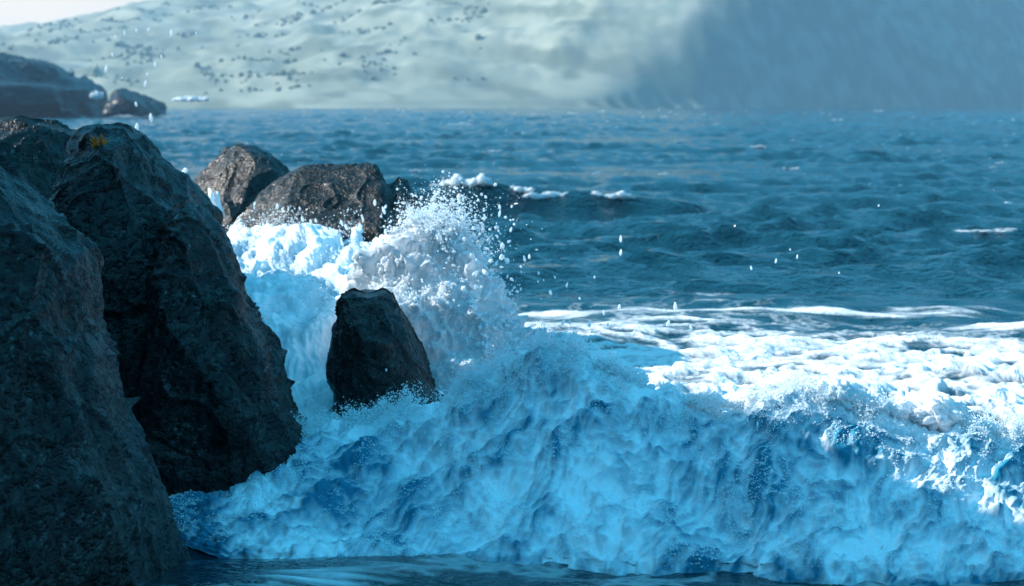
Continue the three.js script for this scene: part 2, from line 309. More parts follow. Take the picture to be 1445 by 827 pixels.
    col = lerp3(col, [0.30, 0.31, 0.31], 0.7 * smooth(0.5, 0.62, c + 0.5 * a + 0.4 * b));                          // pale salt and barnacle specks
    return col;
  });
  return boxUV(g, 1.1 * k);
}
const L = (d, rows, below = []) => rows; // rows are written in metres
// helper to read levels off silhouettes: [py, px left, px right] at depth d, with front/back depths
function lv(d, df, db, rows) { return rows.map(([py, a, b, f, k]) => { const y = at(722, py, d).y; return [y, at(a, py, d).x, at(b, py, d).x, df + (f ?? 0), db + (k ?? 0)]; }).sort((a, b) => a[0] - b[0]); }
const crack = (d, pts, w, dep) => [pts.map(([a, b]) => { const v = at(a, b, d); return [v.x, v.y]; }), w, dep];

put(new THREE.Mesh(rockGeo(lv(14.4, 12.6, 16.2, [[960, -420, 262, -0.5, 0.5], [827, -420, 238, -0.4, 0.3], [750, -420, 222, -0.3], [690, -420, 202, -0.2], [640, -420, 178, -0.1], [580, -420, 155], [520, -420, 140], [460, -420, 130], [400, -420, 124, 0.1, -0.1], [335, -410, 116, 0.2, -0.2], [290, -390, 100, 0.35, -0.35], [250, -360, 62, 0.55, -0.6], [215, -310, 20, 0.8, -0.9], [192, -250, -30, 1.1, -1.2], [176, -180, -90, 1.5, -1.6]]),
  { nu: 420, nv: 330, seed: 1, cracks: [crack(13.2, [[20, 690], [95, 625], [150, 700], [170, 827]], 0.05, 0.2), crack(13.2, [[-20, 420], [40, 480], [60, 560], [130, 600]], 0.03, 0.13), crack(13.2, [[60, 300], [90, 360], [100, 460]], 0.02, 0.05)] }), rockMat),
  'boulder', 'largest dark boulder, sloping face with pale crusted ridge, rising from dark water', 'rock');

put(new THREE.Mesh(rockGeo(lv(19.4, 17.3, 21.5, [[800, 20, 330], [740, 20, 312, 0.05], [690, 15, 300, 0.1], [640, 10, 290, 0.15], [560, 5, 285, 0.2], [480, 0, 285, 0.25], [400, 0, 290, 0.3], [330, 20, 285, 0.35], [290, 40, 272, 0.45, -0.1], [250, 60, 254, 0.6, -0.3], [225, 80, 248, 0.8, -0.5], [203, 105, 238, 1.1, -0.8], [190, 140, 222, 1.4, -1.2], [185, 175, 210, 1.8, -1.6]]),
  { nu: 330, nv: 300, seed: 2, cracks: [crack(17.8, [[120, 330], [150, 400], [170, 480], [200, 560], [230, 640]], 0.07, 0.27), crack(17.8, [[150, 300], [200, 285], [250, 250]], 0.03, 0.08), crack(17.8, [[100, 230], [160, 262], [235, 250]], 0.025, 0.06)] }), rockMat),
  'boulder', 'tall dark boulder with orange seaweed on its top', 'rock');

put(new THREE.Mesh(rockGeo(lv(18.2, 16.75, 19.6, [[760, 235, 440], [700, 235, 438], [650, 232, 437], [610, 228, 434], [560, 222, 418, 0.03], [510, 214, 398, 0.07], [470, 208, 378, 0.1], [420, 202, 350, 0.16], [380, 198, 338, 0.24], [340, 198, 318, 0.36], [315, 202, 300, 0.5, -0.2], [298, 212, 282, 0.7, -0.5], [286, 230, 262, 1.0, -0.9]]),
  { nu: 300, nv: 280, seed: 3, cracks: [crack(17, [[205, 330], [228, 420], [250, 520], [262, 640]], 0.06, 0.24), crack(17, [[300, 585], [350, 575], [430, 590]], 0.028, 0.12), crack(17, [[270, 300], [310, 400], [330, 470], [315, 560]], 0.035, 0.13)] }), rockMat),
  'boulder', 'bulging dark boulder with vertical cracks beside the white water chute', 'rock');

put(new THREE.Mesh(rockGeo(lv(23, 21.4, 25.5, [[700, -300, 330], [420, -280, 300], [300, -250, 272], [262, -230, 232, 0.1], [240, -220, 190, 0.3, -0.2], [205, -180, 152, 0.6, -0.4], [188, -120, 138, 0.9, -0.8], [178, -60, 122, 1.2, -1.1], [171, 60, 105, 1.7, -1.5]]),
  { nu: 220, nv: 160, seed: 4 }), rockMat), 'boulder', 'low flat-topped dark rock behind the boulder with seaweed', 'rock');

put(new THREE.Mesh(rockGeo(lv(27.5, 26, 29, [[520, 310, 620], [430, 318, 612], [380, 318, 606], [340, 322, 600], [310, 326, 582, 0.1], [285, 334, 562, 0.3], [268, 348, 545, 0.5], [252, 368, 532, 0.75, -0.3], [240, 384, 524, 1.0, -0.6], [233, 425, 500, 1.35, -1.1]]),
  { nu: 260, nv: 200, seed: 5, blocks: 0.10, rough: 0.6, e: 3, planes: [[[-0.62, 0.62, 0.42], 0.65], [[-0.1, 0.85, 0.52], 0.50]] }), rockMat), 'boulder', 'broad grey sunlit rock with flat top washed by foam', 'rock');

put(new THREE.Mesh(rockGeo(lv(28.2, 27, 29.4, [[480, 490, 650], [360, 500, 624], [325, 505, 612], [300, 510, 602], [276, 514, 590, 0.1, -0.1], [258, 520, 576, 0.3, -0.3], [245, 533, 562, 0.8, -0.8]]),
  { nu: 180, nv: 150, seed: 6, blocks: 0.16 }), rockMat), 'boulder', 'small pointed dark rock against the end of the flat grey rock', 'rock');

put(new THREE.Mesh(rockGeo(lv(32, 30, 34, [[420, 215, 450], [330, 225, 440], [290, 235, 430], [262, 244, 420, 0.2], [243, 252, 408, 0.5, -0.2], [228, 266, 390, 0.9, -0.5], [217, 280, 365, 1.2, -0.9], [210, 305, 335, 1.7, -1.6]]),
  { nu: 220, nv: 170, seed: 7, blocks: 0.14, rough: 0.7, planes: [[[-0.6, 0.65, 0.42], 0.7]] }), rockMat), 'boulder', 'rounded grey rock farthest out, with trickles of white water down its side', 'rock');

put(new THREE.Mesh(rockGeo(lv(19.6, 18.9, 20.6, [[700, 465, 730], [620, 470, 712], [596, 473, 690], [580, 476, 650], [562, 477, 616], [520, 473, 606], [490, 471, 592], [465, 474, 575], [448, 476, 566, 0.05, -0.05], [436, 480, 557, 0.15, -0.15], [428, 486, 549, 0.3, -0.3], [421, 497, 538, 0.5, -0.5]]),
  { nu: 240, nv: 200, seed: 12, blocks: 0.22, k: 0.8, cut: 0.1 }), rockMat), 'boulder', 'small dark upright rock standing in the middle of the splash', 'rock');

// the cliff of the point beside the viewer, out of the picture, whose shadow lies over the near rocks and the wave
put(new THREE.Mesh(rockGeo([[-0.8, -19, -7.2, 4, 36], [0.8, -19, -7.7, 4, 34.5], [2.4, -19, -8.1, 4, 32.5], [3.8, -18.6, -8.3, 4.5, 27.5], [5.0, -18.4, -8.4, 5, 24.6], [6.2, -18.2, -8.5, 5, 22.9], [7.2, -18, -8.6, 5.4, 21.2], [8.4, -17.6, -8.8, 6, 19.2], [9.2, -17, -9.2, 7, 17.6], [9.9, -16, -9.9, 8.5, 15.8], [10.4, -14.5, -11, 10, 14]], { nu: 200, nv: 140, seed: 11, e: 3.4, k: 1.3 }), rockMat), 'cliff', 'dark rock cliff of the point beside the boulders', 'cliff', { kind: 'structure' });

// headlands at the far end of the bay
put(new THREE.Mesh(rockGeo(lv(480, 450, 540, [[165, -300, 150], [146, -290, 138], [136, -280, 134], [126, -270, 122, 2], [118, -260, 100, 6], [111, -250, 80, 9], [102, -240, 72, 13], [92, -230, 54, 20, -14], [82, -200, 14, 30, -25], [76, -150, -30, 38, -38]]), { nu: 160, nv: 120, seed: 9, k: 16 }), rockMat), 'headland', 'dark rocky headland at the edge of the bay', 'headland', { kind: 'structure' });
put(new THREE.Mesh(rockGeo(lv(470, 455, 490, [[160, 136, 232], [147, 140, 215], [140, 142, 200, 3], [132, 144, 182, 7, -4], [124, 148, 168, 13, -13]]), { nu: 120, nv: 80, seed: 10, k: 9 }), rockMat), 'skerry', 'low dark rock island off the tip of the headland', 'rock');

// ---------------------------------------------------------------- the breaking wave
const dropMat = new THREE.MeshPhysicalMaterial({ color: new THREE.Color(0.90, 0.95, 0.97), roughness: 1, transmission: 0.5, thickness: 0, ior: 1.33 });
const capMat = new THREE.MeshPhysicalMaterial({ color: new THREE.Color(0.93, 0.96, 0.98), roughness: 1, transmission: 0.45, thickness: 0, ior: 1.33 });
const foamMat = new THREE.MeshPhysicalMaterial({ vertexColors: true, roughness: 0.75, ior: 1.33 });
const AQUA = [0.003, 0.17, 0.27];
const HC = table([[-3.2, 0.18], [-2.6, 0.34], [-2.0, 0.5], [-1.4, 0.60], [-0.9, 0.74], [-0.4, 0.95], [0.1, 1.30], [0.5, 1.30], [0.8, 1.22], [1.1, 1.10], [1.3, 0.99], [1.7, 0.92], [2.2, 0.98], [2.8, 0.96], [3.4, 0.86], [4.2, 0.72], [5.2, 0.66], [7, 0.6]]);
const DC = table([[-3.2, 17.2], [-2.2, 17.8], [-1.2, 17.8], [-0.4, 17.4], [0.2, 17.1], [1, 16.8], [2, 16.6], [3, 16.5], [4.5, 16.5], [7, 16.7]]);
const DB = table([[-3.2, 16.6], [-2.4, 15.7], [-1.8, 15.2], [-1, 15.05], [0, 15.05], [1, 14.95], [2, 14.85], [3, 14.8], [4.5, 14.75], [7, 14.8]]);
const PROF = [[1.9, 0, 0, -0.25], [1.25, 0, 0, 0.35], [0.62, 0, 0, 0.72], [0.22, 0, 0, 0.95], [0, 0, 0, 1.0], [-0.02, -0.09, 0, 0.93], [0, -0.26, 0, 0.70], [0, -0.48, 0, 0.44], [0, -0.72, 0, 0.22], [0, -0.93, 0, 0.07], [0, -1.08, 0, -0.16]];
function waveBase(x, v) { // v 0 (back foot) .. 1 (front foot)
  const n = PROF.length - 1, s = clamp(v, 0, 0.99999) * n, i = Math.floor(s), t = s - i;
  const g = k => PROF[clamp(k, 0, n)], cr = c => { const a = g(i - 1)[c], b = g(i)[c], d = g(i + 1)[c], e = g(i + 2)[c]; return 0.5 * (2 * b + (d - a) * t + (2 * a - 5 * b + 4 * d - e) * t * t + (3 * b - a - 3 * d + e) * t * t * t); };
  const span = DC(x) - DB(x) - 0.22 * fbm(x * 1.4, 5, 5, 3);
  return [x, HC(x) * cr(3) + (cr(3) < 0 ? -0.02 : 0), -(DC(x) + cr(0) + cr(1) * span)];
}
{
  const nu = 860, nv = 330, X0 = -3.2, X1 = 6.2;
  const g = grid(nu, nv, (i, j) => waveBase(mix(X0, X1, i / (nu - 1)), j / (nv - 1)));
  g.computeVertexNormals();
  const p = g.attributes.position, n = g.attributes.normal, col = new Float32Array(p.count * 3), base = p.array.slice();
  for (let j = 0; j < nv; j++) for (let i = 0; i < nu; i++) {
    const k = j * nu + i, x = base[k * 3], y = base[k * 3 + 1], z = base[k * 3 + 2], v = j / (nv - 1), u = i / (nu - 1);
    const ends = smooth(0, 0.06, u), feet = smooth(0, 0.1, v) * smooth(1, 0.95, v) * 0.85 + 0.15;
    // streaks of tumbling water run down and across the face
    const s = v * 2.6, wx = x + 0.34 * fbm(x * 1.7, s * 1.7, 2.5, 4), ws = s + 0.34 * fbm(x * 1.7 + 20, s * 1.7, 8.5, 4), side = smooth(-1.6, 1.2, x + 0.8 * noise(x, s, 31));
    const along = an => { const ca = Math.cos(an), sa = Math.sin(an), a = wx * ca - ws * sa, b = wx * sa + ws * ca; return [fbm(a * 1.9, b * 4.6, 4.4, 5, 0.58), fbm(a * 5.5, b * 13, 9.9, 4, 0.6)]; };
    const A = side < 1 ? along(0.3) : [0, 0], B = side > 0 ? along(0.8) : [0, 0], st = mix(A[0], B[0], side), st2 = mix(A[1], B[1], side);
    const crest = smooth(0.22, 0.36, v) * (1 - smooth(0.42, 0.56, v));
    const lump = billow(x * 1.5 + 3, y * 1.5, z * 1.5 + 7, 4), puff = billow(x * 4.2, y * 4.2, z * 4.2, 3);
    const fluff = billow(x * 11, y * 11, z * 11, 3);
    let dsp = 0.30 * (lump - 0.22) + 0.12 * (puff - 0.2) * (0.6 + crest) + 0.12 * st * (1 - crest * 0.5) + 0.026 * st2 + 0.03 * (fluff - 0.2);
    dsp += crest * (0.34 * (billow(x * 1.9 + 9, 4, z * 2, 4) - 0.2));
    dsp *= ends * feet;
    p.setXYZ(k, x + n.getX(k) * dsp, y + n.getY(k) * dsp, z + n.getZ(k) * dsp);
    const patch = fbm(wx * 0.9 + 4, ws * 1.3, 14, 4);
    let f = 0.42 + 1.25 * st + 1.1 * st2 + 0.8 * (lump - 0.24) + 0.9 * patch + 0.5 * (fluff - 0.2) + 0.5 * crest;
    const lead = smooth(0.9, 0.985, v);
    f += 0.25 * smooth(0.78, 0.86, v) - 0.25 * lead + (v < 0.4 ? 0.4 : 0);
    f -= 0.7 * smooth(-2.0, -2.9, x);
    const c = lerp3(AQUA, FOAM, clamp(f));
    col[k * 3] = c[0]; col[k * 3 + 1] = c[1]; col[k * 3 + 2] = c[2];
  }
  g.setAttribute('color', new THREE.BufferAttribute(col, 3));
  g.computeVertexNormals();
  const wave = put(new THREE.Group(), 'breaking_wave', 'tumbling blue and white breaking wave rolling in past the rocks', 'wave');
  put(new THREE.Mesh(g, foamMat), 'wave_face', null, null, { parent: wave });
  { // puffs of froth piled on the crest
    const r = rng(61), proto = [0, 1, 2, 3].map(s => { const b = new THREE.IcosahedronGeometry(1, 9); b.deleteAttribute('uv'); b.deleteAttribute('normal'); const q = b.attributes.position; for (let i = 0; i < q.count; i++) { const x = q.getX(i), y = q.getY(i), z = q.getZ(i), f = 0.55 + 1.1 * billow(x * 1.7 + s * 7, y * 1.7, z * 1.7, 4) + 0.25 * billow(x * 6, y * 6, z * 6 + s, 2); q.setXYZ(i, x * f, y * f, z * f); } const w = mergeVertices(b); w.computeVertexNormals(); return w; }), all = [];
    for (let i = 0; i < 62; i++) {
      const x = 0.75 + 5.2 * Math.pow((i + r() * 0.8) / 62, 0.95), big = smooth(-0.25, 0.4, noise(x * 1.5, 3.3, 8)) * smooth(1.0, 2.2, x), w = waveBase(x, 0.36 + 0.05 * r() - 0.10 * r() * big), sz = (0.05 + 0.11 * r()) * (0.55 + 0.9 * big);
      const m = new THREE.Matrix4().compose(new THREE.Vector3(x, w[1] + 0.02 + sz * 0.25 + 0.05 * big * r(), w[2] - 0.02), new THREE.Quaternion().setFromEuler(new THREE.Euler(r() * 0.6, r() * 6.3, r() * 0.6)), new THREE.Vector3(sz * (1.1 + 0.6 * r()), sz, sz));
      all.push(proto[i % 4].clone().applyMatrix4(m));
    }
    put(new THREE.Mesh(mergeGeometries(all), capMat), 'crest_foam', null, null, { parent: wave, kind: 'stuff' });
  }
  // spray thrown up along the crest and clinging to the face
  const r = rng(77), ico = new THREE.IcosahedronGeometry(1, 1), pts = [], q = new THREE.Vector3();
  for (let t = 0; t < 1500000 && pts.length < 260000; t++) {
    const i = Math.floor(r() * nu), v = 0.24 + 0.7 * Math.pow(r(), 1.3), j = Math.floor(v * (nv - 1)), k = j * nu + i;
    const x = p.getX(k), y = p.getY(k), z = p.getZ(k);
    const cr = 1 - smooth(0.42, 0.6, v), dens = smooth(0.0, 0.35, fbm(x * 2.4, y * 2.4, z * 2.4 + 50, 3) + 0.15) * (0.5 + 0.5 * cr);
    if (r() > dens) continue;
    const h = Math.pow(r(), 3) * (cr * 0.22 + 0.08) - 0.006;
    pts.push([x + n.getX(k) * h * 0.4 + (r() - 0.5) * 0.03, y + h * (0.3 + cr * 0.7) + n.getY(k) * h * 0.5, z + n.getZ(k) * h, 0.0018 + 0.007 * Math.pow(r(), 5) * (1 - 0.5 * h)]);
  }
  addSpray(pts, wave, ico);
}
function addSpray(pts, parent, geo) {
  const im = new THREE.InstancedMesh(geo, dropMat, pts.length), m = new THREE.Matrix4();
  pts.forEach(([x, y, z, s], i) => { m.makeScale(s, s, s).setPosition(x, y, z); im.setMatrixAt(i, m); });
  put(im, 'spray', null, null, { parent, kind: 'stuff' });
}


// ---------------------------------------------------------------- the splash against the rocks
function foamBody(g, { lump, jet, seed, aq }) { // roughens a body of white water in place and colours it
  const p = g.attributes.position;
  for (let k = 0; k < p.count; k++) { const x = p.getX(k), y = p.getY(k), z = p.getZ(k), up = smooth(0.9, 2.1, y); p.setXYZ(k, x + up * (0.12 + 0.3 * noise(y * 1.7, z * 1.5, seed)), y + up * (0.42 * fbm(x * 2.6, z * 2.2, seed + 4, 3) - 0.16), z + up * 0.3 * noise(x * 1.5, y * 1.7, seed + 9)); }
  g.computeVertexNormals();
  const n = g.attributes.normal, col = new Float32Array(p.count * 3);
  for (let k = 0; k < p.count; k++) {
    const x = p.getX(k), y = p.getY(k), z = p.getZ(k);
    const wx = x + 0.18 * fbm(x * 1.8, y * 1.8, z * 1.8 + seed, 3), wz = z + 0.18 * fbm(x * 1.8 + 9, y * 1.8, z * 1.8 + seed, 3);
    const a = billow(wx * 1.7, y * 1.5, wz * 1.7 + seed, 4), b = billow(wx * 5, y * 4.2, wz * 5 + seed, 3), st = fbm(wx * 5, y * 1.6 + wx * 2, wz * 5 + seed, 4, 0.6), f = fbm(x * 16, y * 9, z * 16 + seed, 3, 0.6);
    const ds = lump * (a - 0.22) + lump * 0.34 * (b - 0.2) + jet * st + 0.03 * f;
    p.setXYZ(k, x + n.getX(k) * ds, y + n.getY(k) * ds + Math.max(0, n.getY(k)) * ds * 0.6, z + n.getZ(k) * ds);
    const c = lerp3(AQUA, FOAM, clamp(0.92 + aq * (1.3 * st + 0.8 * f + 1.2 * (a - 0.24))));
    col[k * 3] = c[0]; col[k * 3 + 1] = c[1]; col[k * 3 + 2] = c[2];
  }
  g.setAttribute('color', new THREE.BufferAttribute(col, 3));
  g.computeVertexNormals();
  return g;
}
function loft(levels, nu, nv, e) {
  const f = [1, 2, 3, 4].map(c => table(levels.map(l => [l[0], l[c]]))), y0 = levels[0][0], y1 = levels[levels.length - 1][0];
  return grid(nu, nv, (i, j) => {
    const t = j / (nv - 1), y = mix(y0, y1, 1 - Math.pow(1 - t, 1.4)), th = i / nu * 2 * Math.PI, c = Math.cos(th), s = Math.sin(th), [xl, xr, df, db] = f.map(q => q(y)), pw = v => Math.sign(v) * Math.pow(Math.abs(v), 2 / e), sh = j === nv - 1 ? 0.02 : 1;
    return [(xl + xr) / 2 + (xr - xl) / 2 * pw(c) * sh, y, -(df + db) / 2 + (db - df) / 2 * pw(s) * sh];
  }, true);
}
{
  const splash = put(new THREE.Group(), 'splash', 'tall white burst of spray thrown up between the rocks', 'splash');
  const g = foamBody(loft(lv(21.6, 20.3, 23.0, [[720, 520, 900], [640, 520, 880], [590, 515, 862, 0.1], [550, 505, 838, 0.2], [510, 500, 800, 0.3], [480, 490, 752, 0.4], [450, 486, 722, 0.5, -0.1], [420, 488, 706, 0.6, -0.1], [390, 494, 690, 0.7, -0.2], [360, 508, 670, 0.8, -0.3], [335, 530, 650, 0.9, -0.5], [318, 556, 630, 1.05, -0.8], [305, 582, 608, 1.25, -1.2]]), 320, 240, 2.2), { lump: 0.72, jet: 0.18, seed: 3, aq: 0.55 });
  put(new THREE.Mesh(g, new THREE.MeshPhysicalMaterial({ vertexColors: true, roughness: 1, transmission: 0.6, thickness: 0, ior: 1.33 })), 'burst', null, null, { parent: splash });
  const p = g.attributes.position, n = g.attributes.normal, r = rng(91), pts = [];
  for (let t = 0; t < 1200000 && pts.length < 170000; t++) {
    const k = Math.floor(r() * p.count), x = p.getX(k), y = p.getY(k), z = p.getZ(k);
    const d = fbm(x * 1.9, y * 1.9, z * 1.9 + 20, 4, 0.6); if (r() > smooth(-0.12, 0.3, d) * (n.getY(k) > -0.2 ? 1 : 0.3)) continue;
    const h = Math.pow(r(), 3.2) * (0.2 + 0.45 * smooth(0, 0.35, d)) * smooth(0.2, 1.4, y);
    const s = 0.0025 + 0.012 * Math.pow(r(), 6);
    pts.push([x + n.getX(k) * h * 0.8 + h * 0.15 + (r() - 0.5) * 0.04, y + n.getY(k) * h * 0.6 + h * 0.45 + (r() - 0.5) * 0.04, z + n.getZ(k) * h * 0.7, s]);
  }
  addSpray(pts, splash, new THREE.IcosahedronGeometry(1, 1));
  const chunk = (() => { const b = new THREE.IcosahedronGeometry(1, 2); b.deleteAttribute('uv'); b.deleteAttribute('normal'); const q = b.attributes.position; for (let k = 0; k < q.count; k++) { const x = q.getX(k), y = q.getY(k), z = q.getZ(k), f = 0.5 + 1.4 * billow(x * 1.5, y * 1.5, z * 1.5 + 3, 3); q.setXYZ(k, x * f, y * f, z * f); } const w = mergeVertices(b); w.computeVertexNormals(); return w; })();
  const im = new THREE.InstancedMesh(chunk, capMat, 5200), m = new THREE.Matrix4(), qq = new THREE.Quaternion(), e = new THREE.Euler(); let nn = 0;
  for (let t = 0; t < 200000 && nn < 5200; t++) { // torn lumps of water flung outwards
    const k = Math.floor(r() * p.count), x = p.getX(k), y = p.getY(k), z = p.getZ(k); if (y < 0.7 || n.getZ(k) < -0.6) continue;
    const d = fbm(x * 1.6, y * 1.6, z * 1.6 + 60, 3); if (r() > smooth(-0.05, 0.25, d)) continue;
    const h = Math.pow(r(), 2.2) * (0.12 + 0.7 * smooth(0.05, 0.35, d)) * smooth(0.4, 1.6, y), sz = (0.006 + 0.034 * Math.pow(r(), 4)) * (1 - 0.6 * h);
    e.set(r() * 6, r() * 6, r() * 6); qq.setFromEuler(e);
    m.compose(new THREE.Vector3(x + n.getX(k) * h + h * 0.35, y + n.getY(k) * h * 0.6 + h * 0.25, z + n.getZ(k) * h * 0.7), qq, new THREE.Vector3(sz, sz * (1 + r()), sz)); im.setMatrixAt(nn++, m);
  }
  im.count = nn; put(im, 'torn_water', null, null, { parent: splash, kind: 'stuff' });
}
{ // white water pouring back between the boulders
  const nu = 240, nv = 300;
  const g = grid(nu, nv, (i, j) => {
    const d = mix(18.0, 27.8, Math.pow(j / (nv - 1), 1.3)), xa = mix(-2.35, -4.2, smooth(18, 26, d)), xb = mix(-0.9, -0.2, smooth(18, 22, d)) - 1.5 * smooth(25, 27.8, d), x = mix(xa, xb, i / (nu - 1));
    let y = 0.12 + (d - 18) * 0.19 - 0.5 * smooth(26.4, 27.8, d);
    y -= 1.0 * smooth(-0.9, -0.1, x);
    y += 0.14 * noise(x * 1.1, d * 0.7, 4) + 0.25 * fbm(x * 0.9 + 4, d * 0.8, 9, 3) + 0.32 * Math.exp(-Math.pow((x + 1.5) / 0.8, 2) - Math.pow((d - 22.6) / 0.9, 2));
    return [x, y, -d];
  });
  g.computeVertexNormals();
  const p = g.attributes.position, n = g.attributes.normal, col = new Float32Array(p.count * 3);
  for (let k = 0; k < p.count; k++) { // silky strands drawn out along the flow
    const x = p.getX(k), y = p.getY(k), z = p.getZ(k), wx = x + 0.35 * fbm(x * 0.8, z * 0.6, 3, 3), up = smooth(21, 24, -z);
    const st = fbm(wx * 3.2, z * 0.9, 5, 5, 0.55), b = billow(x * 2.1, y * 2, z * 1.6, 4), ds = 0.20 * st * (1 - 0.4 * up) + (0.10 + 0.22 * up) * (b - 0.2);
    p.setXYZ(k, x + n.getX(k) * ds, y + n.getY(k) * ds, z + n.getZ(k) * ds);
    const c = lerp3(AQUA, FOAM, clamp(0.72 + 0.9 * st + 0.5 * (b - 0.2))); col[k * 3] = c[0]; col[k * 3 + 1] = c[1]; col[k * 3 + 2] = c[2];
  }
  g.setAttribute('color', new THREE.BufferAttribute(col, 3)); g.computeVertexNormals();
  const wash = put(new THREE.Group(), 'backwash', 'white water pouring down between the dark boulders', 'backwash');
  put(new THREE.Mesh(g, foamMat), 'foam_sheet', null, null, { parent: wash });
  const r = rng(17), pts = [];
  for (let t = 0; t < 300000 && pts.length < 14000; t++) { const k = Math.floor(r() * p.count), x = p.getX(k), y = p.getY(k), z = p.getZ(k); if (z > -21.5 || r() > smooth(0.05, 0.35, fbm(x * 2.2, y * 2, z * 2.2, 3))) continue; const h = Math.pow(r(), 3) * 0.3; pts.push([x + (r() - 0.5) * 0.06, y + h, z, 0.003 + 0.008 * Math.pow(r(), 4)]); }
  addSpray(pts, wash, new THREE.IcosahedronGeometry(1, 1));
}

// ---------------------------------------------------------------- whitecaps, trickles, seaweed, droplets
const capGeos = [0, 1, 2, 3].map(s => { // a ragged line of froth
  const r = rng(300 + s), all = [];
  for (let i = 0; i < 46; i++) {
    const b = new THREE.IcosahedronGeometry(1, 2); b.deleteAttribute('uv'); b.deleteAttribute('normal'); const q = b.attributes.position, o = r() * 50;
    for (let k = 0; k < q.count; k++) { const x = q.getX(k), y = q.getY(k), z = q.getZ(k), f = 0.55 + 1.3 * billow(x * 1.6 + o, y * 1.6, z * 1.6, 3); q.setXYZ(k, x * f, y * f, z * f); }
    const u = -0.9 + 1.8 * i / 45 + (r() - 0.5) * 0.06, w = mergeVertices(b), hh = Math.max(0.1, 1 - u * u) * (0.5 + 0.5 * noise(u * 3, s, 2)), sz = 0.08 + 0.16 * r() * r(); w.computeVertexNormals();
    w.applyMatrix4(new THREE.Matrix4().compose(new THREE.Vector3(u, hh * Math.pow(r(), 3) * 0.7, (r() - 0.5) * 0.3), new THREE.Quaternion(), new THREE.Vector3(sz * 1.1, sz * (0.7 + 1.8 * hh), sz)));
    all.push(w);
  }
  return mergeGeometries(all);
});
const surfaceAt = (x, d) => { seaAt(x, d, out); let bx = x, bd = d; for (let i = 0; i < 3; i++) { bx += x - out[0]; bd += d - out[2]; seaAt(bx, bd, out); } return out[1]; };
function whitecap(px, d, w, h, s, label) {
  const x = (px - 722.5) / F * d, m = put(new THREE.Mesh(capGeos[s % 4], capMat), 'whitecap', label, 'whitecap', { group: 'whitecaps on the open sea' });
  m.scale.set(w, h, Math.max(h, w * 0.35)); m.position.set(x, surfaceAt(x, d) - h * 0.05, -d); m.rotation.y = s * 1.3 % 0.5 - 0.25;
}
[[662, 62.4, 0.85, 0.62], [640, 62.9, 0.7, 0.12], [730, 62.4, 0.55, 0.32], [775, 62.3, 1.0, 0.42], [858, 62.3, 0.85, 0.38]].forEach((c, i) => whitecap(...c, i, 'white foam tumbling on the crest of the rearing dark swell'));
[[650, 330, 1.9, 0.5], [1300, 280, 1.2, 0.45], [495, 220, 1.0, 0.35], [1115, 108, 0.75, 0.16], [1070, 150, 0.6, 0.16], [1390, 51.5, 0.75, 0.10], [1425, 52, 0.4, 0.08], [1345, 51.6, 0.35, 0.08], [1418, 66, 0.5, 0.12], [560, 120, 0.5, 0.15], [300, 190, 0.9, 0.3], [1180, 420, 1.5, 0.5], [905, 480, 2, 0.6], [805, 700, 3.0, 0.9], [1240, 900, 3.2, 1.0], [60, 600, 3.4, 1.2], [95, 650, 3, 1.1], [560, 560, 2.0, 0.7], [1010, 330, 1.2, 0.4], [420, 420, 1.6, 0.5], [1425, 400, 1.8, 0.6], [740, 240, 0.8, 0.25], [960, 175, 0.6, 0.2], [700, 140, 0.5, 0.16]].forEach((c, i) => whitecap(...c, i + 1, 'small white foam crest breaking on the open choppy sea'));
{ // countless white specks further out: foam, also standing in for sun sparkles
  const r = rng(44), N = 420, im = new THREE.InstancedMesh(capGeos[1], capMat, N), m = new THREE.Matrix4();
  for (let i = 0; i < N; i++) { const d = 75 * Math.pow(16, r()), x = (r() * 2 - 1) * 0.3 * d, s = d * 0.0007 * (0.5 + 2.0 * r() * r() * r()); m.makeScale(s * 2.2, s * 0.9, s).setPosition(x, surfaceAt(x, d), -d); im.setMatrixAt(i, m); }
  put(im, 'foam_and_sparkle_flecks', 'tiny white foam flecks and stand-in sun sparkles scattered over the far water', 'foam', { kind: 'stuff' });
}
{ // surf at the foot of the headland
  for (const [px, py, d, w, h, l] of [[270, 141, 460, 4.2, 2.0, 'white surf breaking on the water off the rock island'], [137, 136, 465, 1.6, 3.2, 'column of white spray between the headland and the rock island']]) { const v = at(px, py, d), m = put(new THREE.Mesh(capGeos[2], capMat), 'surf', l, 'surf'); m.scale.set(w, h, w); m.position.copy(v); }
}
function tube(pts, r0, r1, seed) { const c = new THREE.CatmullRomCurve3(pts), g = new THREE.TubeGeometry(c, 40, 1, 10, false), p = g.attributes.position; for (let i = 0; i < p.count; i++) { const t = Math.floor(i / 11) / 40, q = c.getPointAt(t), rr = mix(r0, r1, t) * (0.7 + 0.9 * billow(t * 6, seed, i % 11 * 0.2, 3)); p.setXYZ(i, q.x + (p.getX(i) - q.x) * rr, q.y + (p.getY(i) - q.y) * rr, q.z + (p.getZ(i) - q.z) * rr); } g.computeVertexNormals(); return g; }
[[[296, 268], [299, 282], [292, 300]], [[306, 272], [308, 290], [312, 305]], [[262, 240], [256, 252], [262, 268], [272, 290]]].forEach((w, i) => put(new THREE.Mesh(tube(w.map(([a, b], k) => at(a, b, 30.6 - k * 0.35)), 0.035, 0.07, i), capMat), 'trickle', 'thin trickle of white water running down the farthest grey rock', 'trickle', { group: 'trickles on the farthest rock' }));
